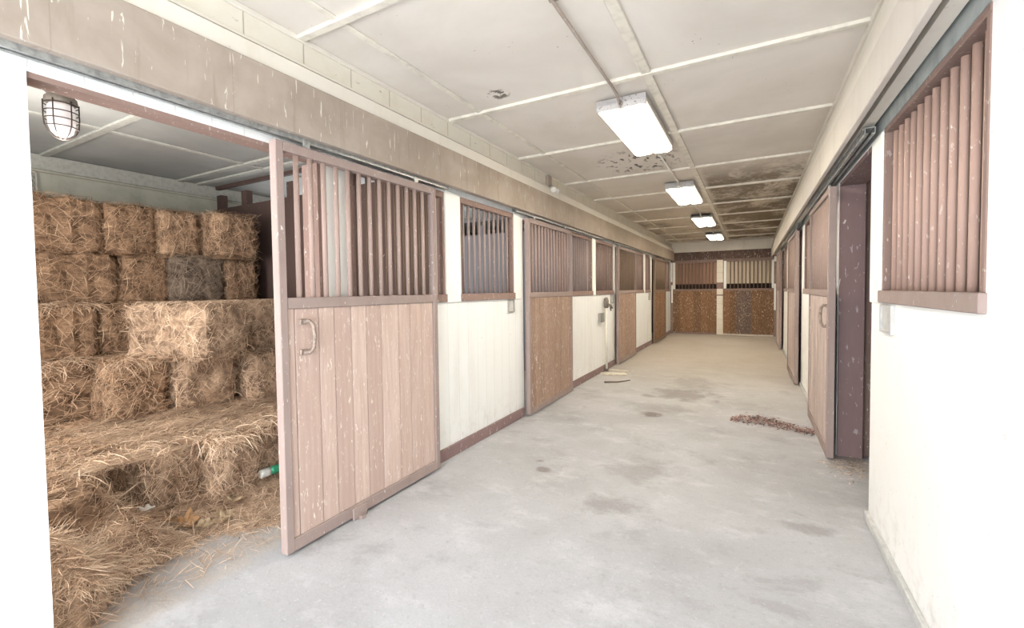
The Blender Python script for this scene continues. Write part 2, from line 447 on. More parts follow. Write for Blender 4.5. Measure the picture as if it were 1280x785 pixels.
# brown jamb liners in the openings
mb = MB()
for a, b in L_open:
    mb.box(XL-.14, XL-.004, b-.03, b+.002, 0, 2.16)
    if a > 1: mb.box(XL-.14, XL-.004, a-.002, a+.02, 0, 2.16)
    mb.box(XL-.098, XL-.006, a, b, 2.168, 2.1878)
struct(mb, 'trim_30', M['brown_paint'])
mb = MB()
for a, b in R_open:
    mb.box(XR+.004, XR+.17, b-.03, b+.002, 0, HEAD+.0); mb.box(XR+.004, XR+.17, a-.002, a+.02, 0, HEAD)
    mb.box(XR+.006, XR+.17, a, b, 2.21, 2.2395)
struct(mb, 'trim_31', M['mauve'])

struct(MB().box(XR-.004, XR, YN, 14.5, 2.242, 2.78), 'trim_32', M['grey_strip'])  # grey colour stands in for the fascia's shade on the wall above
# baseboards
mb = MB()
for a, b in [(2.72, 4.34), (5.66, 8.06), (9.44, 11.53), (13.1, 14.5)]:
    mb.box(XL, XL+.02, a, b, 0, .10, .003)
struct(mb, 'baseboard_left', M['mauve'])
mb = MB()
for a, b in [(YN, 3.298), (5.66, 7.4), (8.83, 11.3), (12.75, 14.4)]:
    mb.box(XR-.022, XR, a, b, 0, .055, .004)
struct(mb, 'baseboard_right', M['plate'])

# left header: brown beam, white ledge, block course, crown strip
struct(MB().box(-2.175, -2.12, YN, 14.5, 2.245, 2.53, .004), 'trim_40', M['beam_brown'])
struct(MB().box(-2.22, -2.14, YN, 14.5, 2.53, 2.625, .006), 'trim_41', M['cream_trim'])
struct(MB().box(-2.23, -2.19, YN, 14.5, 2.625, 2.80), 'trim_42', M['block'])
struct(MB().box(-2.19, -2.165, YN, 14.5, 2.64, 2.655, .002).box(-2.19, -2.17, YN, 14.5, 2.775, 2.80, .003), 'trim_43', M['cream_trim'])
# right header: cream fascia with a shadow groove and two upper strips
struct(MB().box(.475, .505, YN, 14.5, 2.262, 2.47, .004), 'trim_44', M['beam_cream'])
struct(MB().box(.545, .6, YN, 14.5, 2.30, 2.62).box(.50, .60, YN, 14.5, 2.484, 2.60, .004).box(.53, .6, YN, 14.5, 2.612, 2.72, .004).box(.555, .6, YN, 14.5, 2.60, 2.80).box(.535, .56, YN, 14.5, 2.765, 2.80, .004), 'trim_45', M['cream_trim'])

# ceiling battens
BY = [.28, 1.62, 2.98, 4.20, 5.52, 6.74, 8.06, 9.32, 10.64, 11.98, 13.30, 14.2]
mb = MB()
for y in BY: mb.box(-2.19, .55, y-.023, y+.023, ZC-.022, ZC, .003)
struct(mb, 'trim_50', M['batten'])
struct(MB().box(-.635, -.575, YN, 14.5, ZC-.018, ZC, .003), 'trim_51', M['batten'])
struct(MB().box(-1.895, -1.855, YN, 14.5, ZC-.012, ZC, .003), 'trim_52', M['batten'])

# stall interiors (left)
mb = MB(); mb.box(XB-.1, XB, -.9, 14.6, 0, 2.8)
struct(mb, 'wall_stall_back', M['stall_white'])
struct(MB().box(XB, XL-.1, -.9, 14.5, ZS, ZS+.06), 'ceiling_stalls_left', M['stall_ceiling'])
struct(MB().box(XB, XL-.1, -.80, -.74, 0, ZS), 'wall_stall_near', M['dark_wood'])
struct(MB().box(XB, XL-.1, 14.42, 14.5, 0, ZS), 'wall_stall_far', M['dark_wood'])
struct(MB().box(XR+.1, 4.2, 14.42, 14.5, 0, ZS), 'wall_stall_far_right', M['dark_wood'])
for i, y in enumerate(LP):
    mb = MB().box(XB, XL-.1, y-.03, y+.03, 0, 2.42)
    for x in (-5.62, -5.12, -4.3, -3.4, -2.6): mb.box(x-.05, x+.05, y-.035, y+.035, 2.42, 2.58)
    mb.box(XB, XL-.1, y-.02, y+.02, 2.66, ZS)
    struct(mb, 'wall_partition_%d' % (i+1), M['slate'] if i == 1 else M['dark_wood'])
mb = MB()
for y in (1.56, 2.66, 2.86, 4.6, 5.9, 8.2, 9.6, 11.8, 13.1): mb.box(XB, XL-.1, y-.03, y+.03, ZS-.02, ZS, .004)
for x in (-4.46, -3.3): mb.box(x-.025, x+.025, -.7, 14.5, ZS-.014, ZS, .003)
mb.box(XB, XB+.03, -.7, 14.5, ZS-.14, ZS-.005, .004)
struct(mb, 'trim_53', M['stall_batten'])
# stall interiors (right)
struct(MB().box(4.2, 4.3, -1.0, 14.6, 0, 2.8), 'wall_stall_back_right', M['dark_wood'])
struct(MB().box(XR+.1, 4.2, -1.0, 14.5, ZS, ZS+.06), 'ceiling_stalls_right', M['stall_ceiling'])
for i, y in enumerate((-.9, 1.75, 5.9, 9.7, 13.2)):
    struct(MB().box(XR+.1, 4.2, y-.03, y+.03, 0, 2.6), 'wall_partition_right_%d' % (i+1), M['mauve'])
struct(MB().box(XR+.1, XR+.24, 4.52, 4.60, 0, 2.6), 'trim_54', M['brown_paint'])

# end wall
struct(MB().box(-2.45, .8, YE+.9, YE+1.0, 0, 2.8).box(-2.45, -2.3, YE, YE+.9, 0, 2.8).box(.7, .8, YE, YE+.9, 0, 2.8).box(-2.3, .7, YE, YE+.9, 2.74, 2.8), 'wall_end_behind', M['dark_wood'])
struct(MB().box(-2.23, .62, YE-.02, YE+.1, 2.50, ZC, .004), 'trim_60', M['cream_trim'])
struct(MB().box(-2.23, .62, YE, YE+.06, 2.24, 2.50), 'trim_61', M['end_board'])
struct(MB().box(-2.23, .60, YE-.012, YE+.01, 2.225, 2.255, .003), 'trim_62', M['brown_paint'])
mb = MB().box(-.921, -.749, YE-.01, YE+.14, 0, 2.24, .004)
col = struct(mb, 'wall_end_column', block_white('column_block', (.78, .72, .62), (.66, .58, .47), hh=.155, vert=False))
struct(MB().box(-.925, -.745, YE-.018, YE-.008, 1.37, 1.56, .002).box(-.93, -.74, YE-.03, YE-.008, 1.165, 1.20, .003), 'trim_63', M['brown_paint'])
struct(MB().box(-2.23, -2.17, YE-.02, YE+.1, 0, 2.24).box(.56, .62, YE-.02, YE+.1, 0, 2.24), 'trim_64', M['brown_paint'])
struct(MB().box(-2.17, -2.10, YE, YE+.05, RAIL, 2.2).box(-.735, -.66, YE, YE+.05, RAIL, 2.2).box(.50, .555, YE, YE+.05, RAIL, 2.2), 'trim_65', M['white_post'])
struct(MB().box(-2.205, -2.165, YE-.06, YE-.02, .95, 1.5).box(-2.22, -2.18, YE-.06, YE-.02, 1.6, 2.2).box(.555, .60, YE-.06, YE-.02, .75, 1.5).box(.555, .61, YE-.06, YE-.02, 2.13, 2.27), 'trim_66', M['white_post'])

def end_stall(x0, x1, label, wood, back, backz):
    t_ = empty('stall_gate', ((x0+x1)/2, YE+.05, 0), label, 'stall gate', 'stall gates across the far end of the aisle')
    MB().box(x0-.08, x1, YE+.015, YE+.05, .05, SILL, .003).build('plank_panel', wood, t_)
    MB().box(x0-.08, x1, YE+.0, YE+.06, SILL, RAIL, .004).build('middle_rail', M['brown_paint'], t_)
    MB().box(x0, x1, YE+.0, YE+.06, 2.17, 2.222, .004).build('top_rail', M['brown_paint'], t_)
    MB().box(x0, x1, YE+.005, YE+.055, .0, .05, .004).build('bottom_rail', M['brown_paint'], t_)
    n = int(round((x1-x0)/.098)); s_ = (x1-x0)/n
    for i in range(1, n):
        x = x0+i*s_
        MB().tube([(x, YE+.03, RAIL-.01), (x, YE+.03, 2.18)], .015, 10).build('bar', M['dark_bar'] if backz else M['bar'], t_)
    MB().box(x0, x1, YE+.075, YE+.1, 1.52, 2.2).build('backing_panel', back, t_)
    return t_
end_stall(-2.09, -.925, 'left gate at the far end, rusty orange boards below, reddish boards behind its bars', M['end_wood'], M['end_back_red'], True)
g = end_stall(-.655, .555, 'right gate at the far end, orange boards with grey patch, pale boards behind bars', M['end_wood_blue'], M['end_back_white'], True)
own(MB().box(-.74, .54, YE-.06, YE-.02, 0, .035, .004), 'threshold_board', M['board'], 'pale thin board lying on the floor along the right end gate', 'board')

# ------------------------------------------------------------------ fixed grilles
def grille(name_n, side, y0, y1, label, bar, group, sill_out=.02, sp=.089, frame=None, r=.014, sill=None):
    T = HEAD-.035 if side < 0 else 2.24; th = .05 if side < 0 else .028
    X = XL if side < 0 else XR
    xo = X-side*sill_out          # toward the aisle
    frame = frame or M['brown_paint']
    xc = X+side*.03
    t_ = empty('stall_grille', (xc, (y0+y1)/2, SILL), label, 'grille', group)
    MB().box(min(xo, X+side*.06), max(xo, X+side*.06), y0-.01, y1+.01, SILL-.005, RAIL, .004).build('sill_rail', sill or frame, t_)
    MB().box(min(X-side*.004, X+side*.06), max(X-side*.004, X+side*.06), y0, y1, T-th, T, .003).build('top_rail', frame, t_)
    for ya, yb in ((y0, y0+.028), (y1-.028, y1)):
        MB().box(min(X-side*.004, X+side*.06), max(X-side*.004, X+side*.06), ya, yb, RAIL, T-th, .003).build('side_rail', frame, t_)
    n = max(2, int(round((y1-y0)/sp))); s_ = (y1-y0)/n
    for i in range(1, n):
        y = y0+i*s_
        MB().tube([(xc, y, RAIL-.01), (xc, y, T-.045)], r, 10).build('bar', bar, t_)
    return t_
GL = 'fixed barred grilles along the left wall'; GR = 'fixed barred grilles along the right wall'
labL = ['brown barred grille mostly hidden behind the nearest open sliding door, left wall',
        'barred grille between two white posts, left wall, a grey card holder under its corner',
        'dark barred grille just past the second sliding door on the left wall',
        'dark barred grille over the white panel with the yard hydrant, left wall',
        'dark barred grille just past the third sliding door on the left wall',
        'narrow dark grille between two slim white posts before the fourth left door',
        'dark barred grille past the fourth left door, at the far corner']
for (a, b), lb in zip(L_grille, labL):
    grille(0, -1, a, b, lb, M['dark_bar'] if a < 2 else (M['frame'] if a < 5 else M['bar']), GL, r=.014 if a < 5 else .011)
labR = ['large close-up grille of pinkish brown bars in the near right wall',
        'brown barred grille partly behind the near right sliding door',
        'dark brown grille past the second right sliding door',
        'dark brown grille before the farthest right sliding door',
        'dark brown grille at the far right corner of the aisle']
for i, ((a, b), lb) in enumerate(zip(R_grille, labR)):
    grille(0, 1, a, b, lb, M['bar_red'] if i == 0 else M['bar'], GR, sp=.089, sill=M['frame'], r=.0142)

# ------------------------------------------------------------------ sliding doors
def sliding_door(side, y0, y1, label, wood, frame, bar, group, face=None, handle=True, top=2.19, hy=None, cuts=None):
    xo = face                                            # face toward the aisle
    xi = face+side*.052
    t_ = empty('sliding_stall_door', ((xo+xi)/2, (y0+y1)/2, 0.0), label, 'sliding door', group)
    a, b = min(xo, xi), max(xo, xi)
    sw = .046
    for ya, yb in ((y0, y0+sw), (y1-sw, y1)):
        MB().box(a, b, ya, yb, .016, top, .004).build('stile', frame, t_)
    MB().box(a, b, y0+sw, y1-sw, top-.05, top, .003).build('top_rail', frame, t_)
    MB().box(a+.002, b-.002, y0+sw, y1-sw, SILL, RAIL, .004).build('middle_rail', frame, t_)
    MB().box(a+.001, b-.001, y0+sw, y1-sw, .016, .085, .004).build('bottom_rail', frame, t_)
    # boards, each with its own slight set-back
    mb = MB(); y = y0+sw; rnd = random.Random(int(y0*100)); bounds = []
    while y < y1-sw-.01:
        w_ = min(rnd.choice((.09, .11, .13, .15)), y1-sw-y)
        if cuts: w_ = ([c for c in cuts if c > y+.01]+[y1-sw])[0]-y
        if y1-sw-(y+w_) < .05: w_ = y1-sw-y
        bounds.append((y, y+w_))
        d = xo+side*(.010+rnd.random()*.004)
        mb.box(min(d, xo+side*.028), max(d, xo+side*.028), y+.002, y+w_-.002, .085, SILL, .002); y += w_
    # dark backing seen in the joints
    pp = mb.build('plank_panel', wood, t_)
    oy = parent_world(t_).y
    vals = []
    for v in pp.data.vertices:
        vy = v.co.y+oy
        vals.append(float(next((i for i, (p, q) in enumerate(bounds) if p-.001 <= vy <= q+.001), 0)+int(y0*10)))
    pp.data.attributes.new('board', 'FLOAT', 'POINT').data.foreach_set('value', vals)
    MB().box(min(xo+side*.03, xi-side*.003), max(xo+side*.03, xi-side*.003), y0+sw, y1-sw, .085, SILL).build('backing', M['dark_wood'], t_)
    n = int(round((y1-y0-2*sw)/.0885)); s_ = (y1-y0-2*sw)/n
    for i in range(1, n):
        yy = y0+sw+i*s_
        MB().tube([((a+b)/2, yy, RAIL-.01), ((a+b)/2, yy, top-.045)], .0145, 12).build('bar', bar, t_)
    if handle:
        hy = y0+.15 if hy is None else hy
        pts = [(xo-side*.004, hy-.02, 1.245), (xo-side*.02, hy+.005, 1.247), (xo-side*.034, hy+.018, 1.225), (xo-side*.038, hy+.024, 1.16),
               (xo-side*.034, hy+.018, 1.1), (xo-side*.02, hy+.002, 1.074), (xo-side*.004, hy-.02, 1.076)]
        h_ = MB().tube(pts, .011, 8).obox(Matrix.Translation((xo+side*.002, hy-.018, 1.243)), .018, .045, .03, .003).obox(Matrix.Translation((xo+side*.002, hy-.018, 1.078)), .018, .045, .03, .003)
        h_.build('handle', M['rust'], t_, 'curved iron pull handle')
    for yy in (y0+.2, y1-.2):                            # hanger straps to the track
        MB().box(a+.018, b-.018, yy-.02, yy+.02, top, 2.24, .002).build('hanger', M['steel'], t_)
    return t_
DL = 'sliding stall doors along the left wall'; DR = 'sliding stall doors along the right wall'
XD = -2.139
CUTS = [1.52, 1.668, 1.775, 1.9, 2.02, 2.15, 2.31, 2.43, 2.55]
sliding_door(-1, 1.43, 2.735, 'nearest sliding stall door, pale pinkish planks under open bars, beside the hay stall', M['door_wood'], M['frame'], M['bar'], DL, XD, cuts=CUTS)
sliding_door(-1, 4.34, 5.67, 'second sliding door on the left, worn brown planks flecked with white', M['door_wood2'], M['frame'], M['bar'], DL, XD, handle=False)
sliding_door(-1, 8.05, 9.43, 'third sliding door on the left, brown planks, just past the yard hydrant', M['door_wood2'], M['frame'], M['dark_bar'], DL, XD, handle=False)
sliding_door(-1, 11.52, 13.12, 'fourth and farthest sliding door on the left, dark narrow planks', M['end_wood'], M['dark_bar'], M['dark_bar'], DL, XD, handle=False)
XDR = .535
sliding_door(1, 4.30, 5.64, 'nearest sliding door on the right, pale worn planks, beside the mauve jamb', M['door_right'], M['frame'], M['bar'], DR, XDR, hy=4.38)
sliding_door(1, 7.41, 8.81, 'second sliding door on the right, brown above and pale below', M['door_right'], M['frame'], M['bar'], DR, XDR, handle=False)
sliding_door(1, 11.36, 12.8, 'farthest sliding door on the right, seen almost edge on', M['door_right'], M['frame'], M['bar'], DR, XDR, handle=False)

# door tracks: inverted channel with two lips
def track(x, y0, y1, z, label, group):
    w = .024
    prof = [(x-w, z), (x-w, z+.036), (x+w, z+.036), (x+w, z), (x+.008, z), (x+.008, z+.004), (x+w-.004, z+.004), (x+w-.004, z+.031), (x-w+.004, z+.031), (x-w+.004, z+.004), (x-.008, z+.004), (x-.008, z)]
    t_ = empty('door_track', (x, (y0+y1)/2, z), label, 'door track', group)
    MB().prism_y(prof, y0, y1).build('rail', M['steel'], t_)
    y = y0+.06
    while y < y1:
        MB().box(x-w-.004, x+w+.004, y-.015, y+.015, z+.034, z+.046, .002).build('bracket', M['steel'], t_)
        y += .61
track(-2.185, -1.5, 2.93, 2.222, 'long galvanised door track running above the hay stall opening', 'galvanised door tracks')
track(-2.185, 4.1, 7.1, 2.222, 'galvanised door track above the second left sliding door', 'galvanised door tracks')
track(-2.185, 7.9, 10.6, 2.222, 'galvanised door track above the third left sliding door', 'galvanised door tracks')
track(.566, 3.1, 5.8, 2.235, 'galvanised door track above the near right stall opening', 'galvanised door tracks')
track(.566, 7.2, 9.9, 2.235, 'galvanised door track above the second right sliding door', 'galvanised door tracks')
own(MB().box(XD-.002, XD+.014, 1.86, 1.97, .0, .075, .004).box(XD+.002, XD+.04, 1.90, 1.93, 0, .02), 'floor_guide', M['frame'], 'small mauve guide block on the floor against the nearest sliding door', 'door guide')

# ------------------------------------------------------------------ fluorescent lights
t = NT('diffuser'); em = t.n.new('ShaderNodeEmission'); p = t.sep()
tube_ = None
for cx in (-.93, -.75):
    d = t.math('ABSOLUTE', t.math('SUBTRACT', p['X'], cx)); g_ = t.math('SUBTRACT', 1.0, t.smooth(d, .015, .085))
    tube_ = g_ if tube_ is None else t.math('MAXIMUM', tube_, g_)
t.l.new(t.mix(tube_, (1.0, .88, .68), (1.0, .91, .75)), em.inputs['Color'])
t.l.new(t.math('MULTIPLY_ADD', tube_, 52.0, 1.1), em.inputs['Strength'])
t.l.new(em.outputs[0], t.n['Material Output'].inputs['Surface'])
M['diffuser'] = t.m
LY = [3.22, 6.14, 8.97, 12.0]
for i, y in enumerate(LY):
    x0, x1, L_ = -1.02, -.66, 1.22
    lab = ['nearest fluorescent ceiling light, flaking white end and glowing lens', 'second fluorescent ceiling light from the camera', 'third fluorescent ceiling light, small in the distance', 'farthest fluorescent ceiling light, near the end wall'][i]
    t_ = empty('ceiling_light', ((x0+x1)/2, y+L_/2, ZC-.014), lab, 'ceiling light', 'fluorescent lights in a row on the aisle ceiling')
    MB().box(x0, x1, y, y+L_, ZC-.06, ZC-.018, .004).build('housing', M['white_metal'], t_)
    MB().box(x0, x1, y, y+.018, ZC-.095, ZC-.018, .003).build('end_plate', M['white_metal'], t_)
    MB().box(x0, x1, y+L_-.018, y+L_, ZC-.095, ZC-.018, .003).build('end_plate', M['white_metal'], t_)
    x = (x0+x1)/2; a, b = x0+.006, x1-.006
    prof = [(a, ZC-.062), (a+.004, ZC-.095), (a+.03, ZC-.108), (x-.02, ZC-.105), (x, ZC-.098), (x+.02, ZC-.105), (b-.03, ZC-.108), (b-.004, ZC-.095), (b, ZC-.062)]
    MB().prism_y(prof, y+.02, y+L_-.02).build('diffuser', M['diffuser'], t_)
# the conduit that feeds them
seg = [(-1.6, LY[0]), (LY[0]+1.22, LY[1]), (LY[1]+1.22, LY[2]), (LY[2]+1.22, LY[3])]
for i, (a, b) in enumerate(seg):
    mb = MB(); xx = -.84
    mb.tube([(xx, a, ZC-.028), (xx, b-.18, ZC-.028), (xx, b-.10, ZC-.034), (xx, b-.04, ZC-.06), (xx, b+.002, ZC-.07)], .0095, 8)
    y = a+.3
    while y < b-.3:
        mb.box(xx-.022, xx+.022, y-.01, y+.01, ZC-.02, ZC-.001); y += 1.1
    mb.tube([(xx, b-.012, ZC-.07), (xx, b+.0, ZC-.07)], .017, 8)
    lab = ['thin painted conduit along the ceiling into the nearest light', 'short conduit run between the first and second ceiling lights', 'short conduit run between the second and third ceiling lights', 'short conduit run between the third and farthest ceiling lights'][i]
    own(mb, 'ceiling_conduit', M['cream_trim'] if i else M['beam_brown'], lab, 'conduit', 'conduit runs feeding the ceiling lights')

# jelly-jar lamp in the hay stall
LX, LYY, LZ = -3.78, 1.12, ZS
t_ = empty('caged_lamp', (LX, LYY, LZ), 'caged glass jar lamp hanging from the hay stall ceiling', 'lamp')
MB().lathe([(.085, LZ), (.088, LZ-.03), (.07, LZ-.045), (.06, LZ-.06), (.075, LZ-.075), (.078, LZ-.105), (.066, LZ-.115)], LX, LYY).build('fixture_base', M['lamp_metal'], t_)
t = NT('jar_glass'); t.b.inputs['Transmission Weight'].default_value = .35
t.b.inputs['Emission Color'].default_value = (1, .93, .9, 1); t.b.inputs['Emission Strength'].default_value = .12  # faint glow added to the glass of a lamp that looks unlit
M['jar'] = t.out((.9, .85, .86), .25)
MB().lathe([(.055, LZ-.112), (.064, LZ-.13), (.066, LZ-.2), (.062, LZ-.25), (.05, LZ-.285), (.03, LZ-.305), (.008, LZ-.312)], LX, LYY).build('glass_jar', M['jar'], t_)
mb = MB()
for z in (.118, .165, .21, .255): mb.torus((LX, LYY, LZ-z), .079 if z < .25 else .074, .0035)
for k in range(6):
    a = k*math.pi/3+.3; ca, sa = math.cos(a), math.sin(a)
    mb.tube([(LX+ca*r_, LYY+sa*r_, LZ-z) for r_, z in ((.08, .1), (.08, .2), (.076, .25), (.06, .29), (.035, .318), (.0, .33))], .0035, 6)
mb.build('wire_cage', M['dark_wire'], t_)
own(MB().tube([(LX, LYY+.08, ZS-.022), (LX, 2.99, ZS-.022)], .008, 8).tube([(LX, LYY-.08, ZS-.022), (LX, -.7, ZS-.022)], .008, 8), 'stall_conduit', M['lamp_metal'], 'thin dark conduit on the hay stall ceiling leading to the caged lamp', 'conduit')

# ------------------------------------------------------------------ small wall objects
def card_holder(x, side, y0, y1, z0, z1, label):
    t_ = empty('card_holder', (x, (y0+y1)/2, z0), label, 'card holder', 'grey plastic card holders on the stall fronts')
    s_ = -side
    a, b = sorted((x, x+s_*.006)); MB().box(a, b, y0, y1, z0, z1, .001).build('back_plate', M['plate'], t_)
    a, b = sorted((x+s_*.006, x+s_*.016)); w = .012
    MB().box(a, b, y0, y0+w, z0, z1).box(a, b, y1-w, y1, z0, z1).box(a, b, y0+w, y1-w, z0, z0+w).box(a, b, y0+w, y1-w, z1-w, z1).build('rim', M['grey_box'] if side < 0 else M['plate'], t_)
card_holder(XL, -1, 4.0, 4.14, 1.17, 1.305, 'grey card holder under the barred grille beside the second left sliding door')
card_holder(XL, -1, 7.80, 7.98, 1.14, 1.30, 'grey card holder between the yard hydrant and the third left door')
card_holder(XL, -1, 11.14, 11.32, 1.12, 1.29, 'small card holder on the white panel before the fourth left door')
card_holder(XR, 1, 2.82, 3.04, 1.155, 1.30, 'pale card holder under the near right grille')
# yard hydrant
HX, HY = -2.17, 7.36
t_ = empty('yard_hydrant', (HX, HY, 0), 'white pipe yard hydrant with dark head standing against the left wall', 'hydrant')
MB().tube([(HX, HY, 0), (HX, HY, 1.10)], .019, 12).build('pipe', M['pvc'], t_)
MB().tube([(HX, HY, 0), (HX, HY, .05)], .03, 12).build('base_collar', M['lamp_metal'], t_)
MB().lathe([(.03, 1.08), (.042, 1.10), (.042, 1.2), (.034, 1.235), (.02, 1.26)], HX, HY, 14).box(HX-.03, HX+.02, HY-.05, HY+.05, 1.14, 1.25, .006).build('head', M['lamp_metal'], t_)
MB().tube([(HX+.02, HY, 1.15), (HX+.07, HY+.03, 1.13), (HX+.09, HY+.04, 1.07)], .014, 10).build('spout', M['lamp_metal'], t_)
MB().tube([(HX, HY+.02, 1.2), (HX+.03, HY+.13, 1.1), (HX+.03, HY+.17, 1.03)], .011, 8).build('lever', M['lamp_metal'], t_)
t_ = empty('outlet_box', (XL, 7.16, .86), 'small grey electrical box on the white panel beside the yard hydrant', 'electrical box')
MB().box(XL, XL+.05, 7.08, 7.24, .86, 1.0, .005).build('box', M['grey_box'], t_)
MB().box(XL+.05, XL+.058, 7.07, 7.25, .85, 1.01, .003).build('cover', M['steel'], t_)
# motion sensor
t_ = empty('sensor_light', (-2.16, 4.97, 2.62), 'small painted sensor fixture on the left header above the grille', 'sensor')
MB().box(-2.19, -2.15, 4.91, 5.03, 2.65, 2.785, .006).build('back_box', M['beam_brown'], t_)
MB().tube([(-2.15, 4.97, 2.66), (-2.11, 4.965, 2.64)], .012, 8).build('stem', M['grey_box'], t_)
MB().tube([(-2.115, 4.93, 2.63), (-2.09, 4.90, 2.605), (-2.07, 4.88, 2.585)], .02, 10, rad=[.016, .028, .034]).build('lens_head', M['paper'], t_)
MB().tube([(-2.115, 5.0, 2.63), (-2.09, 5.02, 2.605), (-2.07, 5.035, 2.585)], .02, 10, rad=[.016, .028, .034]).build('lens_head', M['paper'], t_)
# perforated guard on the back wall
mb = MB(); x = XB+.002; gy0, gy1, gz0, gz1 = 1.36, 1.50, 2.22, 2.52
w = .006
for k in range(-6, 8):
    for s_ in (1, -1):
        pts = []
        for i in range(25):
            y = gy0+(gy1-gy0)*i/24; z = gz0+.045*k+s_*(y-gy0)*1.3+(0 if s_ > 0 else .14)
            if gz0 <= z <= gz1: pts.append((x+.02, y, z))
        if len(pts) > 2: mb.tube([pts[0], pts[-1]], .004, 5)
mb.box(x, x+.03, gy0-.01, gy0, gz0, gz1).box(x, x+.03, gy1, gy1+.01, gz0, gz1).box(x, x+.03, gy0, gy1, gz0-.01, gz0).box(x, x+.03, gy0, gy1, gz1, gz1+.01)
own(mb, 'mesh_guard', M['paper'], 'white diamond mesh guard on the back wall above the hay', 'mesh guard')

# ------------------------------------------------------------------ hay
def hay_mat(name, cols, attr='shade'):
    t = NT(name)
    a = t.n.new('ShaderNodeAttribute'); a.attribute_name = attr; a.attribute_type = 'GEOMETRY'
    n = t.noise(t.pos, 6, 4, .6)
    f = t.math('ADD', t.math('MULTIPLY', a.outputs['Fac'], .8), t.math('MULTIPLY', t.math('SUBTRACT', n, .5), .7))
    c = t.ramp(f, [(.0, cols[0]), (.35, cols[1]), (.65, cols[2]), (1, cols[3])])
    t.b.inputs['Specular IOR Level'].default_value = .15
    return t.out(c, .75)
M['hay'] = hay_mat('hay', [(.125, .077, .05), (.42, .275, .175), (.64, .45, .305), (.83, .65, .48)])
M['hay_light'] = hay_mat('hay_light', [(.19, .125, .085), (.57, .405, .28), (.76, .58, .425), (.88, .745, .58)])
M['hay_dark'] = hay_mat('hay_dark', [(.09, .053, .033), (.33, .205, .125), (.5, .34, .22), (.7, .51, .355)])
M['hay_grey'] = hay_mat('hay_grey', [(.08, .058, .045), (.25, .19, .145), (.37, .29, .22), (.55, .44, .33)])

class Straw:
    """ribbon strands with a per-strand shade"""
    def __init__(s): s.v = []; s.f = []; s.sh = []
    def strand(s, p, d, n, L, w, bend, shade, seg=3):
        """start point, direction, surface normal"""
        if s.lim is None and p[0] > -2.5 and p[0] < -2 and (p[1] < .68 or p[1] > 1.7): L *= .5
        if s.lim is None and -2.42 < p[0] < -2 and (p[1] < .6 or p[1] > 1.72): return
        d = d.normalized(); side = d.cross(n)
        if side.length < 1e-4: side = d.orthogonal()
        side.normalize(); b = len(s.v)
        cur = Vector(p); dd = Vector(d)
        for i in range(seg+1):
            ww = w*(1.0 if i < seg else .35)
            if s.lim: cur = Vector((max(-s.lim[0], min(s.lim[0], cur.x)), max(-s.lim[1], min(s.lim[1], cur.y)), max(-.012, min(s.lim[2], cur.z))))
            s.v.append(tuple(cur-side*ww)); s.v.append(tuple(cur+side*ww)); s.sh += [shade, shade]
            cur = cur+dd*(L/seg); dd = (dd+bend).normalized()
        for i in range(seg):
            a = b+2*i; s.f.append((a, a+1, a+3, a+2))
    lim = None
    def add_mesh(s, verts, faces, shade):
        b = len(s.v); s.v += verts; s.sh += shade
        s.f += [tuple(b+i for i in f) for f in faces]
    def mesh(s, name, mat):
        me = bpy.data.meshes.new(name); me.from_pydata(s.v, [], s.f); me.update()
        at = me.attributes.new('shade', 'FLOAT', 'POINT'); at.data.foreach_set('value', s.sh)
        me.materials.append(mat)
        return me

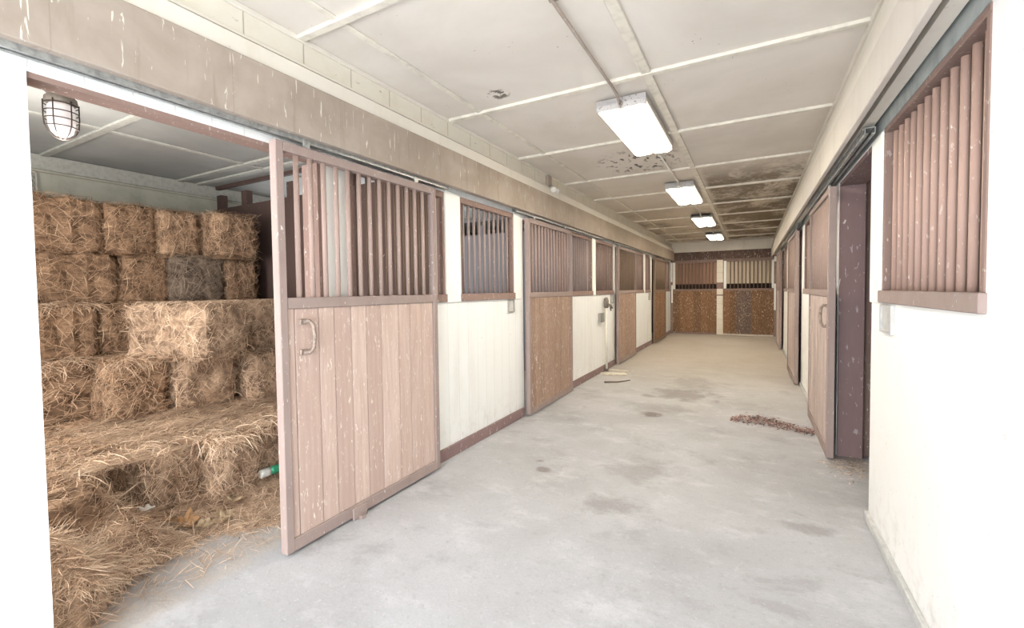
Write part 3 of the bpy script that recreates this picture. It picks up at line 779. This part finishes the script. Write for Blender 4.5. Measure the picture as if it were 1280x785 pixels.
def bale_mesh(name, L, W, H, mat, seed, n_str=4600, messy=1.0):
    """local: length along x, width y, height z from 0"""
    rnd = random.Random(seed); S = Straw(); ex = .018+.008*messy; S.lim = (L/2+ex, W/2+ex, H+ex)
    bm = bmesh.new()
    bmesh.ops.create_cube(bm, size=1.0)
    bmesh.ops.subdivide_edges(bm, edges=bm.edges[:], cuts=15, use_grid_fill=True)
    for v in bm.verts:
        c = v.co.copy()
        p_ = 12.0
        q = (abs(c.x*2)**p_+abs(c.y*2)**p_+abs(c.z*2)**p_)**(1/p_)
        c = c/q if q > 1 else c
        c = Vector((c.x*L, c.y*W, c.z*H))
        # flake waists along the length, twine pinch
        fl = .010*math.sin(c.x/L*2*math.pi*5+seed)
        pin = -.016*(math.exp(-((c.x-L*.2)/.02)**2)+math.exp(-((c.x+L*.2)/.02)**2))
        nrm = Vector((c.x/L, c.y/W, c.z/H)).normalized()
        nn = mnoise.noise(c*7+Vector((seed, 0, 0)))*.022*messy+mnoise.noise(c*22+Vector((0, seed, 0)))*.010
        lat = Vector((0, nrm.y, nrm.z))
        v.co = c+nrm*nn+lat*(fl+pin)+Vector((0, 0, H/2))
    bm.normal_update()
    S.add_mesh([tuple(v.co) for v in bm.verts], [[v.index for v in f.verts] for f in bm.faces], [rnd.uniform(.0, .4) for _ in bm.verts])
    faces = [(f.calc_center_median(), f.normal.copy(), f.calc_area()) for f in bm.faces]
    cum = []; tot = 0
    for _, _, a in faces: tot += a; cum.append(tot)
    bm.free()
    import bisect
    for _ in range(n_str):
        c, n, _a = faces[bisect.bisect(cum, rnd.random()*tot) % len(faces)]
        r = Vector((rnd.gauss(0, 1), rnd.gauss(0, 1), rnd.gauss(0, 1)))
        flow = Vector((0, 1, .3)) if abs(n.x) < .6 else Vector((0, .6, .8))
        flow = (flow*(rnd.choice((1, -1))*1.1)+r*.9)
        d = flow-n*flow.dot(n)*(.72+.2*rnd.random())
        if d.length < .05: continue
        o = c+Vector((rnd.uniform(-.03, .03), rnd.uniform(-.03, .03), rnd.uniform(-.03, .03)))*.9+n*rnd.uniform(-.004, .010)
        LL = rnd.uniform(.05, .16)*(1.2 if rnd.random() < .15 else 1)
        S.strand(o, d, n+r*.25, LL, rnd.uniform(.0008, .0019), (r*.12-n*rnd.uniform(.0, .22)), min(1, max(0, rnd.gauss(.55, .24))))
    # whiskers sticking out at the edges
    for _ in range(int(n_str*.06*messy)):
        c, n, _a = faces[int(rnd.random()*len(faces))]
        r = Vector((rnd.gauss(0, 1), rnd.gauss(0, 1), rnd.gauss(0, 1)))
        S.strand(c, n+r*.8, r, rnd.uniform(.03, .08), .0014, Vector((0, 0, -.25)), min(1, max(0, rnd.gauss(.7, .2))))
    return S.mesh(name, mat)

BL, BW, BH = .92, .345, .44
bm_a = bale_mesh('hay_bale_mesh', BL, BW, BH, M['hay_dark'], 1)
bm_b = bale_mesh('hay_bale_mesh_b', BL, BW, BH, M['hay'], 2)
bm_c = bale_mesh('hay_bale_mesh_c', BL, BW, BH, M['hay_light'], 3)
bm_g = bale_mesh('hay_bale_mesh_g', BL, BW, BH, M['hay_grey'], 4)
bm_m = bale_mesh('hay_bale_mesh_m', BL, BW, BH, M['hay'], 5, 5200, 2.0)
bm_n = bale_mesh('hay_bale_mesh_n', BL, BW, BH, M['hay_light'], 6, 5200, 1.8)
HG = 'hay bales stacked in the left stall'
def bale(me, fx, y0, y1, z, label, rz=0.0, lengthwise=False, dx=0, tilt=0.0, sc=(1, 1, 1)):
    """fx = x of the face toward the aisle; the bale runs back from it"""
    o = bpy.data.objects.new('hay_bale', me); COL.objects.link(o)
    if lengthwise:
        o.location = (fx-BW*sc[1]/2, (y0+y1)/2, z); o.rotation_euler = (tilt, 0, math.pi/2+rz); o.scale = ((y1-y0)/BL, sc[1], sc[2])
    else:
        o.location = (fx-BL*sc[0]/2, (y0+y1)/2, z); o.rotation_euler = (0, tilt, rz); o.scale = (sc[0], (y1-y0+.012)/BW, sc[2])
    return tag(o, label, 'hay bale', HG)
g_ = .003
Z0, Z1, Z2, Z3, Z4 = 0, .44, .88, 1.32, 1.76
# top row
bale(bm_a, -4.88, .84, 1.68, Z4, 'leftmost and widest hay bale of the top row, under the back wall', lengthwise=True)
bale(bm_a, -4.84, 1.70, 2.05, Z4, 'second hay bale from the left in the top row', sc=(.94, 1, 1))
bale(bm_b, -4.80, 2.07, 2.39, Z4, 'third hay bale in the top row, round pale end facing out', sc=(.96, 1, 1))
bale(bm_b, -4.52, 2.44, 2.80, Z4, 'top row hay bale farthest right, beside the dark stall partition')
# second row
bale(bm_a, -4.95, .90, 1.80, Z3, 'leftmost hay bale of the second row from the top', lengthwise=True)
bale(bm_a, -4.86, 1.82, 2.14, Z3, 'brown hay bale left of the grey one, second row from the top', sc=(.93, 1, 1))
bale(bm_g, -4.68, 2.15, 2.54, Z3, 'weathered grey hay bale in the second row from the top')
bale(bm_b, -4.66, 2.57, 2.87, Z3, 'hay bale right of the grey one, directly under the top right bale')
# third row
bale(bm_a, -4.80, .92, 1.60, Z2, 'dark shaggy hay bale at the left of the third row', lengthwise=True)
o = bale(bm_c, -3.66, 1.70, 2.10, Z2, 'pale hay bale jutting forward from the third row, long side in view', rz=R(9))
o.location = (-4.12, 1.93, Z2); o.scale = (.98, 1.1, 1)
bale(bm_c, -3.95, 2.40, 2.80, Z2, 'pale hay bale right of the jutting one, close to the sliding door')
bale(bm_a, -4.80, 1.62, 1.98, Z2, 'dark hay bale showing in the gap left of the jutting pale bale', sc=(.95, 1, 1))
bale(bm_b, -4.80, 2.02, 2.36, Z2, 'hay bale mostly hidden behind the jutting pale bale', sc=(.95, 1, 1))
# fourth row
bale(bm_m, -4.60, 1.02, 1.50, Z1, 'shaggy hay bale at the left of the fourth row', rz=R(-3))
bale(bm_m, -4.22, 1.50, 1.84, Z1, 'shaggy hay bale left of centre in the fourth row, below the jutting bale', rz=R(-4))
bale(bm_c, -4.02, 1.88, 2.27, Z1, 'squarish pale hay bale in the fourth row, below the end of the jutting bale', rz=R(-3))
bale(bm_c, -3.84, 2.32, 2.72, Z1, 'pale hay bale at the right of the fourth row near the sliding door')
# bottom row, pulled forward
bale(bm_m, -3.32, .93, 1.20, Z0, 'bottom row hay bale at the left, sagging and golden', rz=R(5))
bale(bm_n, -3.14, 1.20, 1.50, Z0, 'bottom row hay bale left of centre, pale and fraying over the floor', rz=R(4))
bale(bm_n, -3.02, 1.53, 1.83, Z0, 'bottom row hay bale with a round end, above the dry leaves', rz=R(3))
bale(bm_c, -3.12, 1.86, 2.20, Z0, 'bottom row hay bale behind the green can')
bale(bm_c, -3.25, 2.24, 2.60, Z0, 'bottom row hay bale seen behind the edge of the nearest sliding door')
bale(bm_m, -2.84, .56, .90, Z0, 'golden heaped hay bale in front at the left jamb', rz=R(6), sc=(.75, 1, .97))
# hay under the stack that only shows in gaps
for k, (yy, la) in enumerate(((1.02, 'hay bale buried under the left of the stack'), (1.42, 'hay bale buried under the centre left of the stack'), (1.82, 'hay bale buried under the centre of the stack'), (2.22, 'hay bale buried under the centre right of the stack'), (2.6, 'hay bale buried under the right of the stack'))):
    bale(bm_b, -4.42, yy-.18, yy+.18, Z0, la)

# loose hay on bales and floor: one uncountable mass
S = Straw(); rnd = random.Random(11)
def edge(y):
    pts = [(-1, -2.42), (.72, -2.42), (.85, -2.62), (1.1, -2.72), (1.36, -2.78), (1.6, -2.55), (2.2, -2.45), (4, -2.45)]
    for (a, xa), (b, xb) in zip(pts, pts[1:]):
        if a <= y <= b: return xa+(xb-xa)*(y-a)/(b-a)
    return -2.5
def hgt(x, y):
    """loose hay surface"""
    d = edge(y)-x
    base = max(0.0, min(d*.10, .06))
    heap = .34*math.exp(-(((x+2.62)/.28)**2+((y-.62)/.2)**2))+.30*math.exp(-(((x+2.95)/.25)**2+((y-.98)/.16)**2))
    heap += .07*math.exp(-((x+3.12)/.1)**2)*(1 if .9 < y < 2.6 else .2)
    heap += .10*math.exp(-(((x+2.42)/.18)**2+((y-.62)/.22)**2))
    return base+heap+mnoise.noise(Vector((x*5, y*5, 0)))*.02
nx, ny = 46, 70; vv = []; ff = []; sh = []
for i in range(nx):
    for j in range(ny):
        x = -3.6+1.25*i/(nx-1); y = .2+2.7*j/(ny-1); z = hgt(x, y)-.012
        lim = edge(y)-.04+.03*math.sin(y*17)
        if x > lim: z = min(z, .03)-(x-lim)*.6
        vv.append((x, y, z)); sh.append(rnd.uniform(.05, .55))
for i in range(nx-1):
    for j in range(ny-1):
        a = i*ny+j; ff.append((a, a+ny, a+ny+1, a+1))
S.add_mesh(vv, ff, sh)
for _ in range(22000):
    y = rnd.uniform(.25, 2.75); x = -2.40-abs(rnd.gauss(0, .42))+.04
    if x < -3.35: continue
    e_ = edge(y)
    if x > e_-.12 and rnd.random() < min(.94, .45+(x-e_+.12)*2.2): continue
    z = hgt(x, y) if x < e_ else .004
    r = Vector((rnd.gauss(0, 1), rnd.gauss(0, 1), rnd.gauss(0, .22)))
    S.strand((x, y, max(z, .003)+rnd.uniform(0, .012)), r, Vector((rnd.gauss(0, .2), rnd.gauss(0, .2), 1)), rnd.uniform(.04, .13), rnd.uniform(.0007, .0018), Vector((rnd.gauss(0, .1), rnd.gauss(0, .1), -.03)), min(1, max(0, rnd.gauss(.6, .22))))
# fraying tufts in front of the stack and a tangle by the left jamb
for _ in range(6000):
    y = rnd.uniform(.45, .95); x = rnd.uniform(-2.85, -2.40)
    if x > edge(y)+.02: continue
    z = hgt(x, y)*rnd.uniform(.7, 1.05)
    S.strand((x, y, max(.01, z)), Vector((rnd.gauss(.3, .8), rnd.gauss(.1, .8), rnd.gauss(-.1, .5))), Vector((rnd.gauss(0, 1), rnd.gauss(0, 1), 1)), rnd.uniform(.05, .13), rnd.uniform(.0007, .0016), Vector((rnd.gauss(0, .2), rnd.gauss(0, .2), -.16)), min(1, max(0, rnd.gauss(.65, .2))))
for _ in range(7000):
    y = rnd.uniform(.25, 1.7); x = edge(y)-abs(rnd.gauss(0, .12))+.02
    S.strand((x, y, max(.004, hgt(x, y)*rnd.uniform(.2, 1.0))), Vector((rnd.gauss(.2, .8), rnd.gauss(0, .9), rnd.gauss(-.15, .35))), Vector((rnd.gauss(.5, .6), rnd.gauss(0, .5), 1)), rnd.uniform(.04, .12), rnd.uniform(.0007, .0017), Vector((rnd.gauss(0, .2), rnd.gauss(0, .2), -.12)), min(1, max(0, rnd.gauss(.6, .22))))
# strands combed across the tops of the bottom row
for _ in range(12000):
    y = rnd.uniform(.9, 2.6); x = rnd.uniform(-4.3, -3.12)
    z = .44+.03*mnoise.noise(Vector((x*4, y*4, 3)))
    S.strand((x, y, z), Vector((rnd.gauss(0, .5), 1.0*rnd.choice((1, -1)), rnd.gauss(0, .12))), Vector((rnd.gauss(0, .2), rnd.gauss(0, .2), 1)), rnd.uniform(.06, .17), rnd.uniform(.0008, .0019), Vector((rnd.gauss(0, .08), rnd.gauss(0, .08), -.03)), min(1, max(0, rnd.gauss(.5, .22))))
# hanging fringe where the upper rows meet
for (fx, ya, yb, zt) in ((-4.6, .95, 1.5, Z1+BH), (-4.2, 1.5, 1.86, Z1+BH), (-4.0, 1.86, 2.3, Z1+BH), (-4.8, .95, 1.6, Z2+BH), (-3.24, .95, 1.5, BH), (-3.0, 1.5, 1.85, BH), (-3.1, 1.85, 2.3, BH)):
    for _ in range(420):
        y = rnd.uniform(ya, yb)
        S.strand((fx-rnd.uniform(-.03, .2), y, zt+rnd.uniform(-.03, .025)), Vector((rnd.uniform(.3, 1), rnd.gauss(0, .6), rnd.gauss(0, .2))), Vector((0, rnd.gauss(0, 1), 1)), rnd.uniform(.06, .2), rnd.uniform(.0011, .0024), Vector((rnd.uniform(-.1, .05), rnd.gauss(0, .1), -.3)), min(1, max(0, rnd.gauss(.6, .22))))
o = bpy.data.objects.new('loose_hay', S.mesh('loose_hay', M['hay_light'])); COL.objects.link(o)
tag(o, 'loose golden hay strewn over the stall floor and fraying from the bales', 'loose hay', kind='stuff')

# dry leaves
def leaf_mesh(seed, s, curl):
    r = random.Random(seed); n = 18; v = [(0, 0, .0)]; f = []
    for k in range(n):
        a = 2*math.pi*k/n; rr = s*(.55+.45*abs(math.cos(a*2.5)))*(1+.15*r.random())
        x, y = rr*math.cos(a), rr*.7*math.sin(a)
        v.append((x, y, .004+curl*(x*x+y*y)/s+.006*r.random()))
    for k in range(n): f.append((0, 1+k, 1+(k+1) % n))
    me = bpy.data.meshes.new('leaf'); me.from_pydata(v, [], f); me.update(); return me
LV = [(-2.93, 1.33, 'curled orange dry leaf on the hay in front of the stack', 'leaf', .075), (-2.99, 1.27, 'orange brown leaf left of the curled one', 'leaf', .06),
      (-2.80, 1.46, 'pale broad dry leaf nearest the concrete', 'leaf_pale', .07), (-2.86, 1.50, 'pale ragged dry leaf behind the broad one', 'leaf_pale', .07),
      (-2.93, 1.60, 'small pale leaf under the round ended bale', 'leaf_pale', .06), (-2.86, 1.39, 'pale folded leaf beside the curled orange one', 'leaf_pale', .06),
      (-2.93, 1.13, 'small dark brown leaf at the left of the loose hay', 'leaf', .04)]
for i, (x, y, la, m_, s_) in enumerate(LV):
    me = leaf_mesh(i, s_, .5 if i % 2 == 0 else .25); me.materials.append(M[m_])
    o = bpy.data.objects.new('dry_leaf', me); COL.objects.link(o); o.location = (x, y, hgt(x, y)+.012)
    o.rotation_euler = (rnd.uniform(-.3, .3), rnd.uniform(-.3, .3), rnd.uniform(0, 6)); tag(o, la, 'leaf', 'dry leaves on the loose hay')
me = leaf_mesh(40, .05, .3); me.materials.append(M['paper'])
o = bpy.data.objects.new('paper_scrap', me); COL.objects.link(o); o.location = (-3.08, 1.2, hgt(-3.08, 1.2)+.02); tag(o, 'crumpled white scrap lying on the loose hay left of the leaves', 'paper scrap')

# green and white can
c0 = Vector((-3.02, 1.83, .05)); c1 = Vector((-3.0, 1.99, .055))
t_ = empty('drink_can', tuple((c0+c1)/2-Vector((0, 0, .03))), 'crushed green and white can lying in the hay by the door edge', 'can')
d = (c1-c0)
z_ = Vector((0, 0, hgt(-3.02, 1.9)+.01))
P = lambda k: tuple(c0+d*k+z_)
MB().tube([P(.0), P(.04), P(.3), P(.45)], .03, 16, rad=[.022, .03, .031, .028]).build('pale_half', M['can_white'], t_, 'white half of the can with a faint pink band')
MB().tube([P(.45), P(.6), P(.95), P(1)], .03, 16, rad=[.028, .031, .03, .022]).build('green_half', M['can_green'], t_, 'green half of the can')

# leaf litter at the right door: uncountable chips
S = Straw(); rnd = random.Random(5)
for _ in range(1500):
    u = rnd.random(); x = -.19+.73*u; yc = 5.2-.02*u+.07*math.sin(u*5); sp = .04+.10*math.sin(min(1, u*1.2)*math.pi)**.7
    if u > .78: yc = 5.06; sp = .07
    y = yc+rnd.gauss(0, sp*.75)
    a = rnd.uniform(0, 6.28)
    S.strand((x, y, .004+rnd.random()*.012), Vector((math.cos(a), math.sin(a), rnd.gauss(0, .25))), Vector((rnd.gauss(0, .3), rnd.gauss(0, .3), 1)), rnd.uniform(.01, .035), rnd.uniform(.003, .007), Vector((0, 0, -.15)), rnd.random(), seg=2)
ML = hay_mat('litter', [(.07, .045, .04), (.24, .14, .125), (.42, .29, .26), (.68, .6, .57)])
o = bpy.data.objects.new('leaf_litter', S.mesh('leaf_litter', ML)); COL.objects.link(o)
tag(o, 'windblown strip of reddish leaf litter on the concrete beside the right door', 'leaf litter', kind='stuff')
# crumbs of plaster and straw by the right jamb
S = Straw()
for _ in range(500):
    x = rnd.gauss(.68, .09); y = rnd.gauss(4.25, .16); a = rnd.uniform(0, 6.28)
    if x > .8 or (x < .6 and y > 4.28): continue
    S.strand((x, y, .003+rnd.random()*.006), Vector((math.cos(a), math.sin(a), rnd.gauss(0, .1))), Vector((0, 0, 1)), rnd.uniform(.01, .06), rnd.uniform(.002, .006), Vector((0, 0, -.1)), rnd.random(), seg=2)
o = bpy.data.objects.new('straw_crumbs', S.mesh('straw_crumbs', hay_mat('crumbs', [(.3, .25, .22), (.5, .42, .36), (.62, .54, .48), (.8, .75, .7)]))); COL.objects.link(o)
tag(o, 'pale crumbs and straw swept against the mauve jamb of the right opening', 'straw crumbs', kind='stuff')

# boards and stick by the hydrant
own(MB().obox(Matrix.Translation((-1.98, 7.1, .012)) @ Matrix.Rotation(.25, 4, 'Z'), .42, .16, .02, .003), 'loose_board', M['board'], 'pale flat board on the floor at the foot of the yard hydrant', 'board')
own(MB().obox(Matrix.Translation((-1.98, 7.42, .012)) @ Matrix.Rotation(-.12, 4, 'Z'), .34, .09, .02, .003), 'loose_board', M['board'], 'narrower pale board lying behind the flat one by the hydrant', 'board')
own(MB().tube([(-1.93, 6.42, .012), (-1.75, 6.5, .014), (-1.62, 6.72, .012)], .009, 7, rad=[.013, .009, .006]), 'stick', M['stick'], 'thin dark stick on the floor in front of the pale boards', 'stick')

# ------------------------------------------------------------------ light
def area(name, loc, rot, sx, sy, power, color, spread=math.pi):
    l = bpy.data.lights.new(name, 'AREA'); l.shape = 'RECTANGLE'; l.size = sx; l.size_y = sy; l.energy = power; l.color = color; l.spread = spread
    o = bpy.data.objects.new(name, l); COL.objects.link(o); o.location = loc; o.rotation_euler = rot; return o
# daylight assumed to enter through an unseen open near end of the aisle
area('assumed_doorway_daylight', (-.8, YN+.05, 1.1), (R(90), 0, 0), 2.7, 1.9, 125, (.94, .97, 1.0))
# added fill light on the near side, brightening the hay from out of view
area('hay_stall_fill', (-3.3, -.65, 1.45), (R(90), 0, R(8)), 1.5, 1.3, 76, (1, .97, .93))
area('second_stall_fill', (XB+.1, 4.9, 1.9), (R(90), 0, R(-90)), 1.2, .8, 60, (.93, .96, 1.0))  # fill light added inside the second stall, as from an assumed, unseen window
# fill light added below the caged lamp, which looks unlit
l = bpy.data.lights.new('stall_lamp_fill', 'POINT'); l.energy = 16; l.color = (1, .95, .88); l.shadow_soft_size = .12
o = bpy.data.objects.new('stall_lamp_fill', l); COL.objects.link(o); o.location = (LX, LYY, LZ-.42)

W = bpy.data.worlds.new('world'); SC.world = W; W.use_nodes = True
bg = W.node_tree.nodes['Background']
sky = W.node_tree.nodes.new('ShaderNodeTexSky'); sky.sky_type = 'PREETHAM' if 'PREETHAM' in [i.identifier for i in sky.bl_rna.properties['sky_type'].enum_items] else 'HOSEK_WILKIE'
sky.turbidity = 8
mx = W.node_tree.nodes.new('ShaderNodeMix'); mx.data_type = 'RGBA'; mx.inputs['Factor'].default_value = .2
mx.inputs['A'].default_value = (.9, .95, 1, 1); W.node_tree.links.new(sky.outputs[0], mx.inputs['B'])
W.node_tree.links.new(mx.outputs['Result'], bg.inputs['Color']); bg.inputs['Strength'].default_value = 3.0

SC.view_settings.view_transform = 'Standard'
SC.view_settings.look = 'None'
SC.view_settings.exposure = 0.4
SC.cycles.max_bounces = 10; SC.cycles.diffuse_bounces = 7
